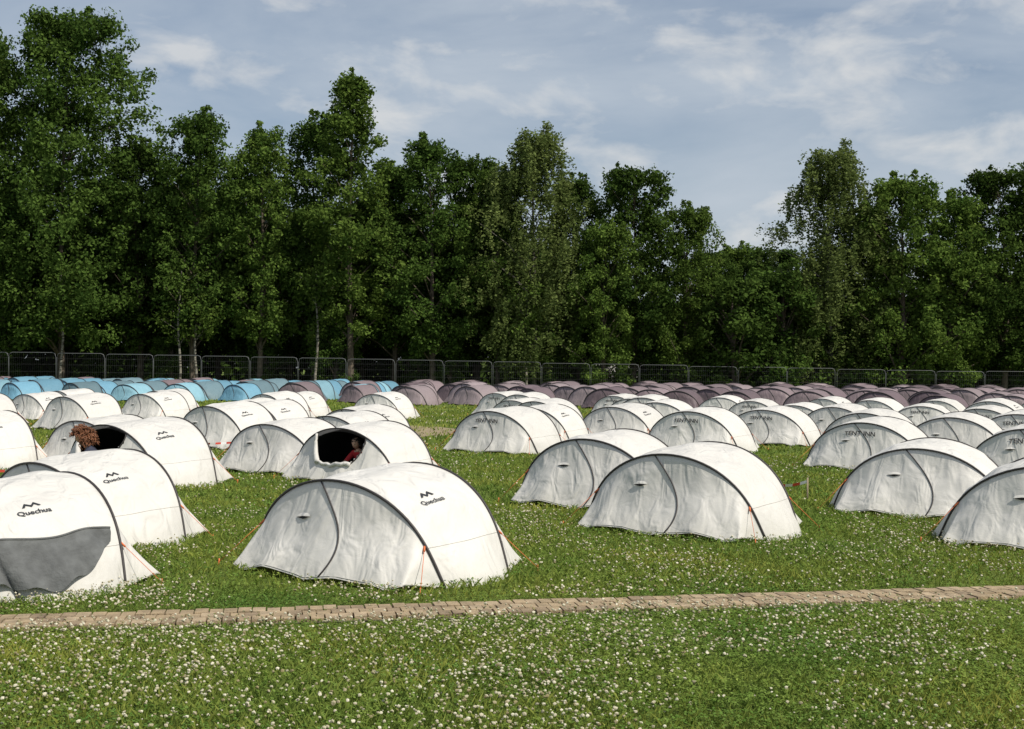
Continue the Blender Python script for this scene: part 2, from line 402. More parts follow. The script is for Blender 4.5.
    if guy:
        for (s, t, dx, dy) in ((R(24), 1.0, 0.20, -0.30), (R(150), 1.0, -0.30, -0.26), (R(24), 3.0, 0.30, 0.20), (R(156), 3.0, -0.26, 0.30)):
            a_ = S(s, t); b_ = Vector((a_.x+dx, a_.y+dy, 0.03))
            T.tube([a_, b_], 0.0026, 4, 4); T.tube([b_+Vector((0, 0, 0.03)), b_-Vector((0.01, 0, 0.06))], 0.006, 4, 5)
            pm = a_.lerp(b_, 0.14); T.tube([a_, pm], 0.009, 4, 5)
    return T.mesh(name, mats)

fab = fabric_mat('tent_fabric_white', (0.665, 0.648, 0.612), 0.12)
pip = simple_mat('tent_piping', (0.035, 0.03, 0.03), 0.6)
ink = simple_mat('print_ink', (0.02, 0.02, 0.022), 0.5)
inner = simple_mat('tent_inner', (0.012, 0.012, 0.014), 0.9)  # near-black stands in for shade inside open tents and vent openings
cord = simple_mat('guy_cord', (0.65, 0.16, 0.05), 0.7)
seam = simple_mat('seam_tape', (0.38, 0.37, 0.34), 0.8)
greyf = simple_mat('grey_cloth', (0.10, 0.105, 0.105), 0.85, noise=0.25, nscale=10, bump=0.4, bscale=40)
MT = [fab, pip, ink, inner, cord, seam, greyf]
T_band = [make_tent('tent_mesh_a%d' % k, MT, logo='band', seed=k) for k in range(3)]
T_front = [make_tent('tent_mesh_b%d' % k, MT, logo='front', seed=10+k) for k in range(3)]
T_plain = [make_tent('tent_mesh_c%d' % k, MT, seed=16+k) for k in range(2)]
T_open = make_tent('tent_mesh_open', MT, logo='band', seed=20, opening=(R(62), R(124), 0.44))
T_open2 = make_tent('tent_mesh_open2', MT, logo=None, seed=23, opening=(R(58), R(116), 0.34))
T_dr = make_tent('tent_mesh_drape', MT, logo='band', seed=21, drape=True)
YAW = R(-35)
near = [
    (-1.18, 10.85, T_band[0], 0, 1.06), (-4.2, 10.05, T_dr, -4, 1.0), (-4.45, 12.6, T_band[1], 0, 1.0),
    (-5.75, 18.7, T_open, -2, 1.12), (-9.4, 21.2, T_band[2], 0, 1.05), (2.07, 13.75, T_plain[0], 0, 1.06),
    (1.3, 16.3, T_plain[1], 4, 1.06), (5.4, 15.6, T_plain[1], 6, 1.04), (5.85, 12.75, T_plain[0], 3, 1.07),
    (-2.35, 19.3, T_open2, 0, 1.08), (-3.85, 20.9, T_plain[0], 3, 1.02), (-6.35, 27.0, T_band[1], 0, 1.08),
    (-6.0, 29.9, T_band[0], -3, 1.06), (-12.1, 34, T_band[1], 0, 1.12), (-0.1, 26.3, T_front[2], 0, 1.08),
    (0.8, 29.4, T_band[1], 0, 1.06), (4.3, 27.3, T_front[0], 0, 1.10), (2.9, 30.8, T_band[0], 0, 1.12),
    (6.85, 22.7, T_front[1], 0, 1.10), (6.5, 29.9, T_front[2], 0, 1.08), (8.2, 27.3, T_plain[0], 0, 1.06),
    (9.2, 24.8, T_plain[1], 4, 1.06), (8.9, 20.3, T_front[0], 0, 1.08), (11.0, 22.9, T_front[2], 0, 1.08),
    (-7.3, 21.6, T_band[0], 4, 1.05), (-3.3, 24.3, T_band[2], 0, 1.06), (-12.4, 24.5, T_band[0], 0, 1.05), (11.6, 27.2, T_front[1], 0, 1.06),
    (8.5, 14.2, T_front[2], 0, 1.05), (-7.1, 12.5, T_band[2], 0, 1.05), (-3.4, 27.8, T_band[1], 2, 1.06), (-8.6, 15.6, T_band[1], 0, 1.05)]
placed = []
jr = random.Random(99)
def put_tent(me, x, y, rz, sc):
    o = put('camping_tent', me, (x, y, 0), rz, (sc*jr.uniform(.97, 1.03), sc*jr.uniform(.95, 1.06), sc*jr.uniform(.93, 1.03)))
    return o
for (x, y, me, dy, sc) in near:
    put_tent(me, x, y, YAW+R(dy), sc); placed.append((x, y))
for ci, cx in enumerate([-26, -22.2, -18.8, -15.2, -11.4, -7.0, -3.7, 1.0, 4.9, 8.9, 12.5, 16.2, 20.0, 23.8]):
    y = 31.2+random.uniform(0, 1.2)
    while y < 47.0:
        x = cx-0.07*(y-32)+random.uniform(-.35, .35)
        if all((x-a)**2+(y-b)**2 > 2.8**2 for a, b in placed) and not (abs(x+2.2) < 2.3 and y < 40):
            me = random.choice(T_band if x < -1 else (T_front+T_plain+T_band))
            put_tent(me, x, y, YAW+R(random.uniform(-9, 9)), random.uniform(0.98, 1.1)); placed.append((x, y))
        y += random.uniform(3.3, 4.5)
def coloured(name, col):
    f = fabric_mat(name, col, 0.1, 0.18)
    return [make_tent('tent_'+name, [f, pip, ink, inner, cord, seam, greyf], ns=22, seed=33, guy=False, lowpoly=True, pr=0.02)]
mauve = coloured('mauve', (0.225, 0.175, 0.187))+coloured('rose_grey', (0.29, 0.235, 0.245))+coloured('plum', (0.155, 0.115, 0.128))
blue = coloured('sky_blue', (0.15, 0.32, 0.43))+coloured('teal_grey', (0.14, 0.22, 0.255))+coloured('aqua', (0.22, 0.40, 0.48))
y = 52.5; row = 0
while y < 82:
    x = -46+random.uniform(0, 1)
    while x < 48:
        isblue = x < -7.5+0.05*(y-60)
        yy = y+random.uniform(-.5, .5)
        ok = True
        if isblue and y < 62: ok = False
        if not isblue and x < 2 and y < 57: ok = False
        if not isblue and x < 14 and y < 53.5: ok = False
        if ok:
            if isblue: me = random.choice(blue) if random.random() > 0.1 else mauve[0]
            else: me = random.choice(mauve+mauve[:1])
            put_tent(me, x, yy, YAW+R(random.uniform(-14, 14)), random.uniform(1.02, 1.2))
        x += random.uniform(2.5, 3.2) if not (isblue and random.random() < 0.1) else 4.5
    y += 3.2; row += 1

# red and white marker tape strung low between the rows
red_t = simple_mat('tape_red', (0.60, 0.07, 0.04), 0.5); wht_t = simple_mat('tape_white', (0.75, 0.74, 0.72), 0.5); peg = simple_mat('tape_stake', (0.30, 0.24, 0.16), 0.8)
def tape(pts):
    T = MB()
    for a, b in zip(pts[:-1], pts[1:]):
        a = Vector(a); b = Vector(b); n = max(8, int((b-a).length/0.12))
        for i in range(n):
            q0, q1 = i/n, (i+1)/n
            p0 = a.lerp(b, q0)+Vector((0, 0, -0.10*4*q0*(1-q0))); p1 = a.lerp(b, q1)+Vector((0, 0, -0.10*4*q1*(1-q1)))
            tw = 0.012*math.sin(i*0.9)
            T.add([p0+Vector((0, tw, 0.02)), p0-Vector((0, tw, 0.02)), p1-Vector((0, tw, 0.02)), p1+Vector((0, tw, 0.02))], [[0, 1, 2, 3]], i % 2, False)
    for p_ in pts:
        p_ = Vector(p_); T.tube([(p_.x, p_.y, -0.05), (p_.x, p_.y, p_.z+0.05)], 0.012, 2, 6)
    put('marker_tape', T.mesh('marker_tape', [red_t, wht_t, peg]))
tape([(-12.5, 19.4, .22), (-9.2, 19.0, .24), (-7.3, 18.6, .22)])
tape([(-8.9, 25.8, .26), (-5.4, 25.2, .24), (-4.6, 25.4, .22)])
tape([(3.35, 16.9, .34), (4.05, 16.4, .30)])
tape([(8.0, 25.8, .30), (10.4, 25.9, .30), (13.6, 26.2, .28)])

# ------------------------------------------------------------------ grass & clover
def tent_mask(X, Y):
    keep = np.ones(len(X), bool)
    for (tx, ty) in placed:
        if ty > 32: continue
        dx = X-tx; dy = Y-ty; c, s = math.cos(-YAW), math.sin(-YAW)
        lx = dx*c-dy*s; ly = dx*s+dy*c
        keep &= ~((np.abs(lx) < 0.88) & (np.abs(ly) < 0.74))
    return keep
def pdist(X, Y): return Y-(8.98+0.197*X+0.0007*X*X)
def sample_area(y0, y1, dens):
    n = int((y1-y0)*(y1*1.04+5.0)*dens)
    Y = rng.uniform(y0, y1, n); X = rng.uniform(-(y1*0.52+2.5), (y1*0.52+2.5), n)
    k = np.abs(X) < Y*0.5+2.2
    X = X[k]; Y = Y[k]
    d = np.abs(pdist(X, Y)); edge = PW/2+0.02+0.07*snoise(X, Y, 5.0, 3)
    k = (d > edge) | (rng.random(len(X)) < 0.025)
    X = X[k]; Y = Y[k]
    inp = ((X+2.3+0.04*(Y-34)**2)/0.8)**2+((Y-34)/3.4)**2
    k = (inp > 1) | (rng.random(len(X)) < 0.25); X = X[k]; Y = Y[k]
    k = tent_mask(X, Y); return X[k], Y[k]
def hfac(X, Y):
    d = pdist(X, Y)
    return np.where(d < 0, np.clip((-d-PW/2)/0.9, 0, 1)*0.55+0.45, np.clip((d-PW/2)/0.5, 0, 1)*0.4+0.6)
def blades(y0, y1, dens, h, wd):
    X, Y = sample_area(y0, y1, dens); n = len(X)
    dn = snoise(X, Y, 1.1, 11)+0.6*snoise(X, Y, 3.7, 12)
    k = rng.random(n) < 0.72+0.5*dn; X, Y, dn = X[k], Y[k], dn[k]; n = len(X)
    H = h*rng.uniform(0.4, 1.2, n)*(1+0.22*np.clip(dn, -1, 1))*hfac(X, Y)
    W = wd*rng.uniform(0.6, 1.2, n)
    a = rng.uniform(0, 2*np.pi, n); le = rng.uniform(0.1, 0.95, n)*H; a2 = rng.uniform(0, 2*np.pi, n)
    V = np.zeros((n, 4, 3))
    V[:, 0] = np.stack([X-np.cos(a)*W/2, Y-np.sin(a)*W/2, np.zeros(n)], 1)
    V[:, 1] = np.stack([X+np.cos(a)*W/2, Y+np.sin(a)*W/2, np.zeros(n)], 1)
    mx_ = X+np.cos(a2)*le*0.35; my_ = Y+np.sin(a2)*le*0.35
    V[:, 2] = np.stack([mx_+np.cos(a)*W*0.45, my_+np.sin(a)*W*0.45, H*0.6], 1)
    V[:, 3] = np.stack([X+np.cos(a2)*le, Y+np.sin(a2)*le, H], 1)
    F = np.arange(n*4).reshape(n, 4)
    return V.reshape(-1, 3), F, np.clip(rng.normal(0.45, 0.27, n)+0.25*dn, 0, 1)
def clover(y0, y1, dens, sz, h):
    X, Y = sample_area(y0, y1, dens); n = len(X)
    dn = snoise(X, Y, 0.9, 21)+0.6*snoise(X, Y, 2.9, 22)
    k = rng.random(n) < 0.65+0.6*dn; X, Y = X[k], Y[k]; n = len(X)
    H = h*rng.uniform(0.4, 1.1, n)*hfac(X, Y); s_ = sz*rng.uniform(0.6, 1.3, n); a0 = rng.uniform(0, 6.28, n)
    Vs = []
    va = np.clip(rng.normal(0.5, 0.25, n), 0, 1)
    for k3 in range(3):
        a = a0+k3*2.094; c, s2 = np.cos(a), np.sin(a); tz = rng.uniform(-0.5, 0.6, n)*s_
        V = np.zeros((n, 4, 3))
        V[:, 0] = np.stack([X, Y, H], 1)
        V[:, 1] = np.stack([X+c*s_*0.6-s2*s_*0.42, Y+s2*s_*0.6+c*s_*0.42, H+tz*0.5], 1)
        V[:, 2] = np.stack([X+c*s_, Y+s2*s_, H+tz], 1)
        V[:, 3] = np.stack([X+c*s_*0.6+s2*s_*0.42, Y+s2*s_*0.6-c*s_*0.42, H+tz*0.6], 1)
        Vs.append(V)
    V = np.concatenate(Vs).reshape(-1, 3); return V, np.arange(n*12).reshape(-1, 4), np.tile(va, 3)
def join(parts):
    Vs = []; Fs = []; va = []; o = 0
    for V, F, a in parts: Vs.append(V); Fs.append(F+o); va.append(a); o += len(V)
    return np.concatenate(Vs), np.concatenate(Fs), np.concatenate(va)
gm = leaf_mat('grass_blade', (0.105, 0.165, 0.028), (0.300, 0.350, 0.090), 0.28, 0.0, patch=0.5)
cm = leaf_mat('clover_leaf', (0.088, 0.165, 0.032), (0.210, 0.300, 0.078), 0.25, 0.0, patch=0.8)
V, F, va = join([blades(4.6, 9.5, 1900, 0.068, 0.0052), blades(9.5, 15, 1200, 0.072, 0.008), blades(15, 25, 500, 0.075, 0.015), blades(25, 50, 100, 0.08, 0.04), blades(50, 70, 20, 0.09, 0.09)])
put('grass', np_mesh('grass', V, F, [gm], var=va))
V, F, va = join([clover(4.6, 9.5, 1700, 0.016, 0.062), clover(9.5, 15, 550, 0.022, 0.058), clover(15, 26, 120, 0.035, 0.058)])
put('clover_leaves', np_mesh('clover', V, F, [cm], var=va))
ico = bmesh.new(); bmesh.ops.create_icosphere(ico, subdivisions=1, radius=1); iv = np.array([v.co[:] for v in ico.verts]); iff = np.array([[v.index for v in f.verts] for f in ico.faces]); ico.free()
def blossoms(y0, y1, dens, r, h):
    X, Y = sample_area(y0, y1, dens); n = len(X)
    dn = snoise(X, Y, 0.8, 31)+0.9*snoise(X, Y, 2.6, 32)
    bias = np.where(Y < path_y(X), 0.62, 0.32)
    k = rng.random(n) < bias+1.0*dn; X, Y = X[k], Y[k]; n = len(X)
    r_ = r*rng.uniform(0.45, 1.3, n); H = h*rng.uniform(0.5, 1.3, n)
    V = iv[None]*(r_[:, None, None]*rng.uniform(0.65, 1.3, (n, len(iv), 1)))*np.array([1, 1, 0.8])+np.stack([X, Y, H], 1)[:, None]
    F = iff[None]+(np.arange(n)*len(iv))[:, None, None]
    va = np.repeat(np.clip(rng.normal(0.48, 0.38, n), 0, 1), len(iff))
    return V.reshape(-1, 3), F.reshape(-1, 3), va
V, F, va = join([blossoms(4.6, 7.5, 400, 0.0096, 0.080), blossoms(7.5, 9.6, 450, 0.0098, 0.080), blossoms(9.6, 15, 190, 0.010, 0.080), blossoms(15, 28, 48, 0.013, 0.082), blossoms(28, 48, 6, 0.022, 0.085)])
bm_ = leaf_mat('clover_blossom', (0.30, 0.26, 0.14), (0.72, 0.68, 0.54), 0.2, 0.0)
put('clover_blossoms', np_mesh('blossoms', V, F, [bm_], var=va))

# ------------------------------------------------------------------ trees
bark = simple_mat('bark_brown', (0.10, 0.078, 0.058), 0.9, noise=0.4, nscale=3, bump=0.8, bscale=8)
m, nt, out = new_mat('bark_birch'); L = nt.links.new
tc = N(nt, 'ShaderNodeTexCoord'); mp = N(nt, 'ShaderNodeMapping'); mp.inputs['Scale'].default_value = (1, 1, 5); L(tc.outputs['Object'], mp.inputs[0])
n = N(nt, 'ShaderNodeTexNoise'); n.inputs['Scale'].default_value = 1.3; n.inputs['Detail'].default_value = 5; L(mp.outputs[0], n.inputs['Vector'])
r = N(nt, 'ShaderNodeValToRGB'); r.color_ramp.elements[0].position = 0.42; r.color_ramp.elements[1].position = 0.54; r.color_ramp.elements[0].color = (0.05, 0.045, 0.04, 1); r.color_ramp.elements[1].color = (0.26, 0.24, 0.20, 1)
L(n.outputs['Fac'], r.inputs[0]); p = N(nt, 'ShaderNodeBsdfDiffuse'); L(r.outputs[0], p.inputs['Color']); L(p.outputs[0], out.inputs[0])
bark_b = m
lm_dark = leaf_mat('leaf_dark', (0.028, 0.056, 0.012), (0.095, 0.152, 0.032), 0.31, 0.25)
lm_mid = leaf_mat('leaf_mid', (0.042, 0.080, 0.016), (0.140, 0.205, 0.042), 0.33, 0.25)
lm_birch = leaf_mat('leaf_birch', (0.080, 0.115, 0.032), (0.20, 0.25, 0.078), 0.34, 0.12)
def leaf_quads(C, Nn, size, r_):
    n = len(C); Nn = Nn/np.linalg.norm(Nn, axis=1, keepdims=True)
    up = r_.normal(size=(n, 3)); u = np.cross(Nn, up); u /= np.linalg.norm(u, axis=1, keepdims=True)+1e-9; v = np.cross(Nn, u)
    s = (size*r_.uniform(0.6, 1.35, n))[:, None]
    V = np.stack([C-u*s*0.6, C-v*s*0.38+u*s*0.05, C+u*s*0.6-Nn*s*0.15, C+v*s*0.38+u*s*0.05], 1)
    return V.reshape(-1, 3), np.arange(n*4).reshape(n, 4)
def tree(name, seed, H, Rr, base, kind, leafm, nclump=220, per=120, cmax=1.0, lsz=0.22):
    r_ = np.random.default_rng(seed); T = MB()
    barkm = bark_b if kind == 'birch' else bark
    lean = r_.normal(0, 0.015, 2)*H
    tp = []
    for k in range(9):
        q = k/8; tp.append((lean[0]*q*q+0.12*math.sin(q*5+seed), lean[1]*q*q+0.12*math.cos(q*4+seed), H*0.9*q))
    T.tube(tp, 0.27 if kind != 'birch' else 0.16, 0, 8, 0.04)
    def prof(q):
        if kind == 'tall': return (math.sin(math.pi*min(1, q**0.75*0.95+0.04)))**0.55
        if kind == 'spire': return max(0.06, (1-q)**0.75*min(1, 0.55+q*2))
        if kind == 'birch': return (math.sin(math.pi*min(1, q**0.72*0.94+0.05)))**0.7
        return (math.sin(math.pi*min(1, q**0.85*0.92+0.07)))**0.5
    Cs = []; Rs = []; Cv = []
    nb = max(10, nclump//9); ph = r_.uniform(0, 6.28, 6)
    for bI in range(nb):
        q = ((bI+r_.uniform(0, 1))/nb); a = bI*2.399+r_.uniform(-0.5, 0.5)
        lob = 1+0.22*math.sin(2*a+ph[0]+5*q)+0.15*math.sin(3*a+ph[1]-7*q)
        rad = Rr*prof(q)*lob*r_.uniform(0.35, 0.82); zc = base+(H-base)*q
        bv = np.clip(r_.normal(0.5, 0.18), 0.08, 0.92); br = Rr*0.36*r_.uniform(0.8, 1.25)
        for _ in range(9):
            o = r_.normal(size=3)*br*np.array([0.55, 0.55, 0.62])
            cr = r_.uniform(0.38, 1.0)*cmax
            z = zc+o[2]
            z = min(z, H-cr*0.7)
            if z < base*0.85: z = base*0.85+r_.uniform(0, 1)
            qq = min(1, max(0, (z-base)/(H-base))); mxr_ = Rr*prof(qq)*lob*1.02+0.3
            x_, y_ = rad*math.cos(a)+o[0], rad*math.sin(a)+o[1]; rr_ = math.hypot(x_, y_)
            if rr_ > mxr_: x_ *= mxr_/rr_; y_ *= mxr_/rr_
            Cs.append((x_+lean[0]*q, y_+lean[1]*q, z)); Rs.append(cr); Cv.append(np.clip(bv+r_.normal(0, .1), .03, .97))
    # a few free leading shoots so the outline is ragged
    for _ in range(7):
        a = r_.uniform(0, 6.28); q = r_.uniform(0.72, 1.0); rad = Rr*prof(min(q, .97))*r_.uniform(0.2, 1.0)
        z0 = base+(H-base)*q
        for j in range(4):
            Cs.append((rad*math.cos(a)+lean[0], rad*math.sin(a)+lean[1], min(H+0.6, z0+0.55*j))); Rs.append(cmax*(0.5-0.09*j)); Cv.append(0.6)
    Cs = np.array(Cs); Rs = np.array(Rs)
    for k in range(0, len(Cs), max(1, len(Cs)//34)):
        c = Cs[k]; z0 = max(base*0.6, c[2]-0.5*np.hypot(c[0], c[1])-1.5); q = min(1, z0/(H*0.9)); i = min(7, int(q*8)); f = q*8-i
        s0 = Vector(tp[i]).lerp(Vector(tp[i+1]), f)
        mid = s0.lerp(Vector(c), 0.5)+Vector((0, 0, 0.1*np.hypot(c[0], c[1])))
        T.tube([s0, mid, Vector(c)], 0.08*(1.2-q), 0, 5, 0.015)
    tv = np.array(T.v)
    P_ = []; Nm = []; Va = []
    for c, cr, cv in zip(Cs, Rs, Cv):
        n = int(per*(cr/cmax)**1.7)+20
        if kind == 'birch':
            ns_ = max(4, n//22)
            for _ in range(ns_):
                d = r_.normal(size=3); d /= np.linalg.norm(d); st = c+d*cr*r_.uniform(0.3, 1.0)*np.array([1, 1, .7]); ln = r_.uniform(0.6, 2.4)
                m_ = 22; tt = r_.uniform(0, 1, m_)[:, None]
                off = d*np.array([1, 1, 0])*0.35
                pts = st+off*tt-np.array([0, 0, 1])*ln*tt+r_.normal(0, 0.09, (m_, 3))
                P_.append(pts); Nm.append(r_.normal(size=(m_, 3))+d*0.5); Va.append(np.clip(cv+r_.normal(0, 0.18, m_), 0, 1))
        else:
            d = r_.normal(size=(n, 3)); d /= np.linalg.norm(d, axis=1, keepdims=True)
            rr = cr*(r_.uniform(0.15, 1.15, n)**0.6)*(1+0.3*np.sin(d[:, 0]*4+ph[3]+c[0])*np.cos(d[:, 2]*5+c[1]))
            pts = c+d*rr[:, None]*np.array([1.0, 1.0, 0.9])
            P_.append(pts); Nm.append(d*0.5+r_.normal(size=(n, 3))*0.65+np.array([0, 0, 0.4])); Va.append(np.clip(cv+r_.normal(0, 0.2, n), 0, 1))
    P_ = np.concatenate(P_); Nm = np.concatenate(Nm); Va = np.concatenate(Va)
    V, F = leaf_quads(P_, Nm, lsz if kind != 'birch' else 0.17, r_)
    tf = np.array([f if len(f) == 4 else (f[:4]) for f in T.f])
    Vall = np.concatenate([V, tv]); Fall = np.concatenate([F, tf+len(V)])
    mi = np.concatenate([np.zeros(len(F), int), np.ones(len(tf), int)]); va = np.concatenate([Va, np.zeros(len(tf))])
    return np_mesh(name, Vall, Fall, [leafm, barkm], mi, va)
TR = {
 'big': tree('tm_big', 1, 29, 7.9, 4.0, 'round', lm_dark, 760, 130, 1.2, 0.25),
 'tallA': tree('tm_tallA', 2, 21, 4.4, 4.5, 'tall', lm_mid, 290, 120, 0.95, 0.23),
 'tallB': tree('tm_tallB', 3, 21, 4.2, 5.0, 'tall', lm_dark, 290, 120, 0.95, 0.23),
 'tallC': tree('tm_tallC', 13, 21, 4.6, 3.8, 'tall', lm_dark, 310, 120, 1.0, 0.23),
 'spire': tree('tm_spire', 4, 24.5, 4.8, 4.5, 'spire', lm_mid, 320, 120, 0.9, 0.23),
 'roundA': tree('tm_roundA', 5, 17.5, 4.8, 3.0, 'round', lm_dark, 290, 120, 0.95, 0.23),
 'roundB': tree('tm_roundB', 6, 16, 4.3, 1.4, 'round', lm_mid, 270, 120, 0.95, 0.23),
 'birch': tree('tm_birch', 7, 20, 3.7, 2.4, 'birch', lm_birch, 360, 170, 0.9),
 'low': tree('tm_low', 8, 8, 3.4, 0.4, 'round', lm_dark, 110, 140, 0.9, 0.23),
}
HH = {'big': 29, 'tallA': 21, 'tallB': 21, 'tallC': 21, 'spire': 24.5, 'roundA': 17.5, 'roundB': 16, 'birch': 20, 'low': 8}
trees = [('big', -34.6, 92, 28.4, 1.0), ('big', -42.5, 94, 27.0, 1), ('big', -54, 96, 24, 1), ('tallC', -29.5, 95, 19.0, 1.1), ('tallB', -24.4, 92, 20.8, 0.95), ('tallA', -27.0, 98, 18, 1.0),
 ('tallA', -19.3, 92, 20.0, 0.95), ('roundA', -21.6, 99, 17.0, 1), ('tallC', -15.8, 95, 21.0, .9), ('spire', -12.3, 91, 23.8, 1.1), ('tallB', -9.4, 95, 17.8, 1.1), ('tallC', -6.0, 92, 19.2, 1.0),
 ('roundA', -2.8, 96, 18.4, .9), ('birch', 1.6, 91, 20.0, 1.2), ('tallA', -1.2, 93, 17.0, .9), ('tallC', 5.2, 95, 16.6, .95), ('roundA', 9.4, 92, 17.0, .95), ('roundB', 13.0, 91, 14.0, .9), ('roundB', 6.8, 90, 12.5, .9),
 ('roundA', 17.5, 104, 12.0, 1), ('roundB', 21, 108, 12.8, 1.1), ('low', 16.6, 90, 8.6, 1.1), ('low', 20.0, 90, 9.2, 1.1), ('birch', 24.0, 91, 18.8, 1.3), ('roundA', 27.2, 94, 14.2, 1), ('roundB', 29.2, 90, 16.2, 1.0), ('roundB', 33.0, 91, 15.0, 1.05),
 ('roundA', 37.8, 92, 17.2, 1.0), ('roundA', 42.5, 93, 18.5, 1.1), ('tallA', 47, 92, 18, 1), ('roundB', 53, 94, 16, 1), ('tallB', -62, 94, 22, 1.2), ('tallA', -49, 91, 20, 1), ('roundA', 60, 94, 17, 1.2), ('tallC', -39.0, 90.5, 15, 0.9)]
for (k, x, y, h, ws) in trees:
    s = h/HH[k]; put('birch_tree' if k == 'birch' else 'deciduous_tree', TR[k], (x, y, 0), random.uniform(0, 6.28), (s*ws, s*ws, s))
for x, y, h in ((-33.6, 89.5, 9), (-24.9, 89.8, 9), (-23.8, 90.4, 8), (-14.6, 89.6, 9), (1.0, 89.7, 8)):
    T = MB(); pts = [(0.10*math.sin(i*1.1+x), 0.08*math.cos(i+x), h*i/7) for i in range(8)]
    T.tube(pts, 0.11, 0, 8, 0.04)
    r_ = np.random.default_rng(int(abs(x*10))); C = []
    for k in range(16):
        z = h*r_.uniform(0.45, 1.0); aa = r_.uniform(0, 6.28); rr_ = r_.uniform(0.3, 1.5); c = np.array([rr_*math.cos(aa), rr_*math.sin(aa), z])
        T.tube([(0, 0, z-0.9), tuple(c)], 0.03, 0, 4, 0.01); C.append(c+r_.normal(0, 0.4, (80, 3)))
    C = np.concatenate(C); V, F = leaf_quads(C, r_.normal(size=C.shape)+np.array([0, 0, .4]), 0.22, r_); tv = np.array(T.v)
    tf = np.array([f[:4] for f in T.f]); me = np_mesh('young_birch', np.concatenate([V, tv]), np.concatenate([F, tf+len(V)]), [lm_mid, bark_b], np.concatenate([np.zeros(len(F), int), np.ones(len(tf), int)]), np.concatenate([r_.uniform(.2, .8, len(F)), np.zeros(len(tf))]))
    put('birch_tree', me, (x, y, 0))
for x in np.arange(-66, 66, 5.2):
    k = random.choice(['tallA', 'tallB', 'roundA'])
    hmax = 18 if x < 0 else (14 if x < 12 else 10.5)
    if x > 22: hmax = 13
    h = hmax*random.uniform(0.82, 1.0); s = h/HH[k]
    put('deciduous_tree', TR[k], (x+random.uniform(-1, 1), random.uniform(101, 109), 0), random.uniform(0, 6.28), (s*1.25, s*1.25, s))
for x in np.concatenate([np.arange(-58, -6, 6.3), np.arange(-4, 60, 3.4)]):
    s = random.uniform(0.35, 0.6) if x < 6 else random.uniform(0.5, 0.9)
    put('shrub', TR['low'], (x+random.uniform(-.9, .9), random.uniform(91.5, 96), 0), random.uniform(0, 6.28), (s*1.2, s*1.2, s))
n = 70000; X = rng.uniform(-95, 95, n); Yv = rng.uniform(111, 126, n)
top = np.where(X < 5, 14.0, 9.0)+2.2*snoise(X, Yv*0, 0.5, 77)+1.2*snoise(X, Yv*0, 1.6, 78)
Z = top*rng.uniform(0, 1, n)
V, F = leaf_quads(np.stack([X, Yv, Z], 1), rng.normal(size=(n, 3))+np.array([0, -0.5, 0.5]), 0.85, rng)
put('background_forest', np_mesh('forest', V, F, [lm_dark], var=np.clip(0.3+0.3*snoise(X, Z, 0.9, 5)+rng.normal(0, .1, n), 0, 1)))

# ------------------------------------------------------------------ fence
steel = simple_mat('galvanised_steel', (0.15, 0.155, 0.16), 0.55, 0.2)
wire = simple_mat('fence_wire', (0.10, 0.105, 0.11), 0.6)
conc = simple_mat('fence_foot_concrete', (0.3, 0.29, 0.27), 0.9, noise=0.2)
Fm = MB(); Wd = 3.5; Hh = 2.05
Fm.tube([(-Wd/2+.03, 0, 0.05), (-Wd/2+.03, 0, Hh-0.25), (-Wd/2+.1, 0, Hh-0.06), (-Wd/2+.28, 0, Hh), (Wd/2-.28, 0, Hh), (Wd/2-.1, 0, Hh-.06), (Wd/2-.03, 0, Hh-.25), (Wd/2-.03, 0, 0.05)], 0.017, 0, 6)
Fm.tube([(-Wd/2, 0, 0.2), (Wd/2, 0, 0.2)], 0.016, 0, 5)
k = -Wd/2+0.1
while k < Wd/2: Fm.tube([(k, 0, 0.2), (k, 0, Hh-0.03)], 0.0022, 2, 3, cap=False); k += 0.14
for z in (0.6, 1.0, 1.4, 1.75): Fm.tube([(-Wd/2, 0, z), (Wd/2, 0, z)], 0.003, 2, 3, cap=False)
Fm.box((-Wd/2, 0, 0.07), (0.24, 0.7, 0.14), 1)
fme = Fm.mesh('fence_panel', [steel, conc, wire])
x = -63.0
while x < 63:
    o = put('temporary_fence_panel', fme, (x, 86.5-0.02*x+random.uniform(-.12, .12), 0), R(random.uniform(-2.5, 2.5)+(-1.1)), (1, 1, (1.12-max(-.3, min(.3, x/100))*0.6)*random.uniform(.985, 1.015)))
    o.rotation_euler[0] = R(random.uniform(-2, 2)); x += 3.52

# ------------------------------------------------------------------ site cabins behind the trees
wall = simple_mat('cabin_wall_white', (0.78, 0.78, 0.76), 0.5, noise=0.05); glass = simple_mat('cabin_glass', (0.03, 0.04, 0.05), 0.1); trim = simple_mat('cabin_trim', (0.12, 0.13, 0.14), 0.5)
for (x, y) in ((27.2, 99.0), (9.0, 99.5)):
    e = bpy.data.objects.new('site_cabin', None); COL.objects.link(e); e.location = (x, y, 0)
    b_ = MB(); b_.box((0, 0, 1.5), (6, 2.4, 2.7), 0); b_.box((0, 0, 2.93), (6.2, 2.6, 0.15), 1); b_.box((0, 0, 0.08), (5.8, 2.2, 0.15), 1)
    put('walls', b_.mesh('cabin_walls', [wall, trim]), parent=e)
    w_ = MB()
    for wx in (-1.9, 1.9): w_.box((wx, -1.215, 1.7), (1.1, 0.04, 0.9), 0); w_.box((wx, -1.21, 1.2), (1.3, 0.08, 0.06), 1)
    put('windows', w_.mesh('cabin_windows', [glass, trim]), parent=e)
    d_ = MB(); d_.box((0, -1.215, 1.2), (0.9, 0.05, 2.0), 0); put('door', d_.mesh('cabin_door', [trim]), parent=e)

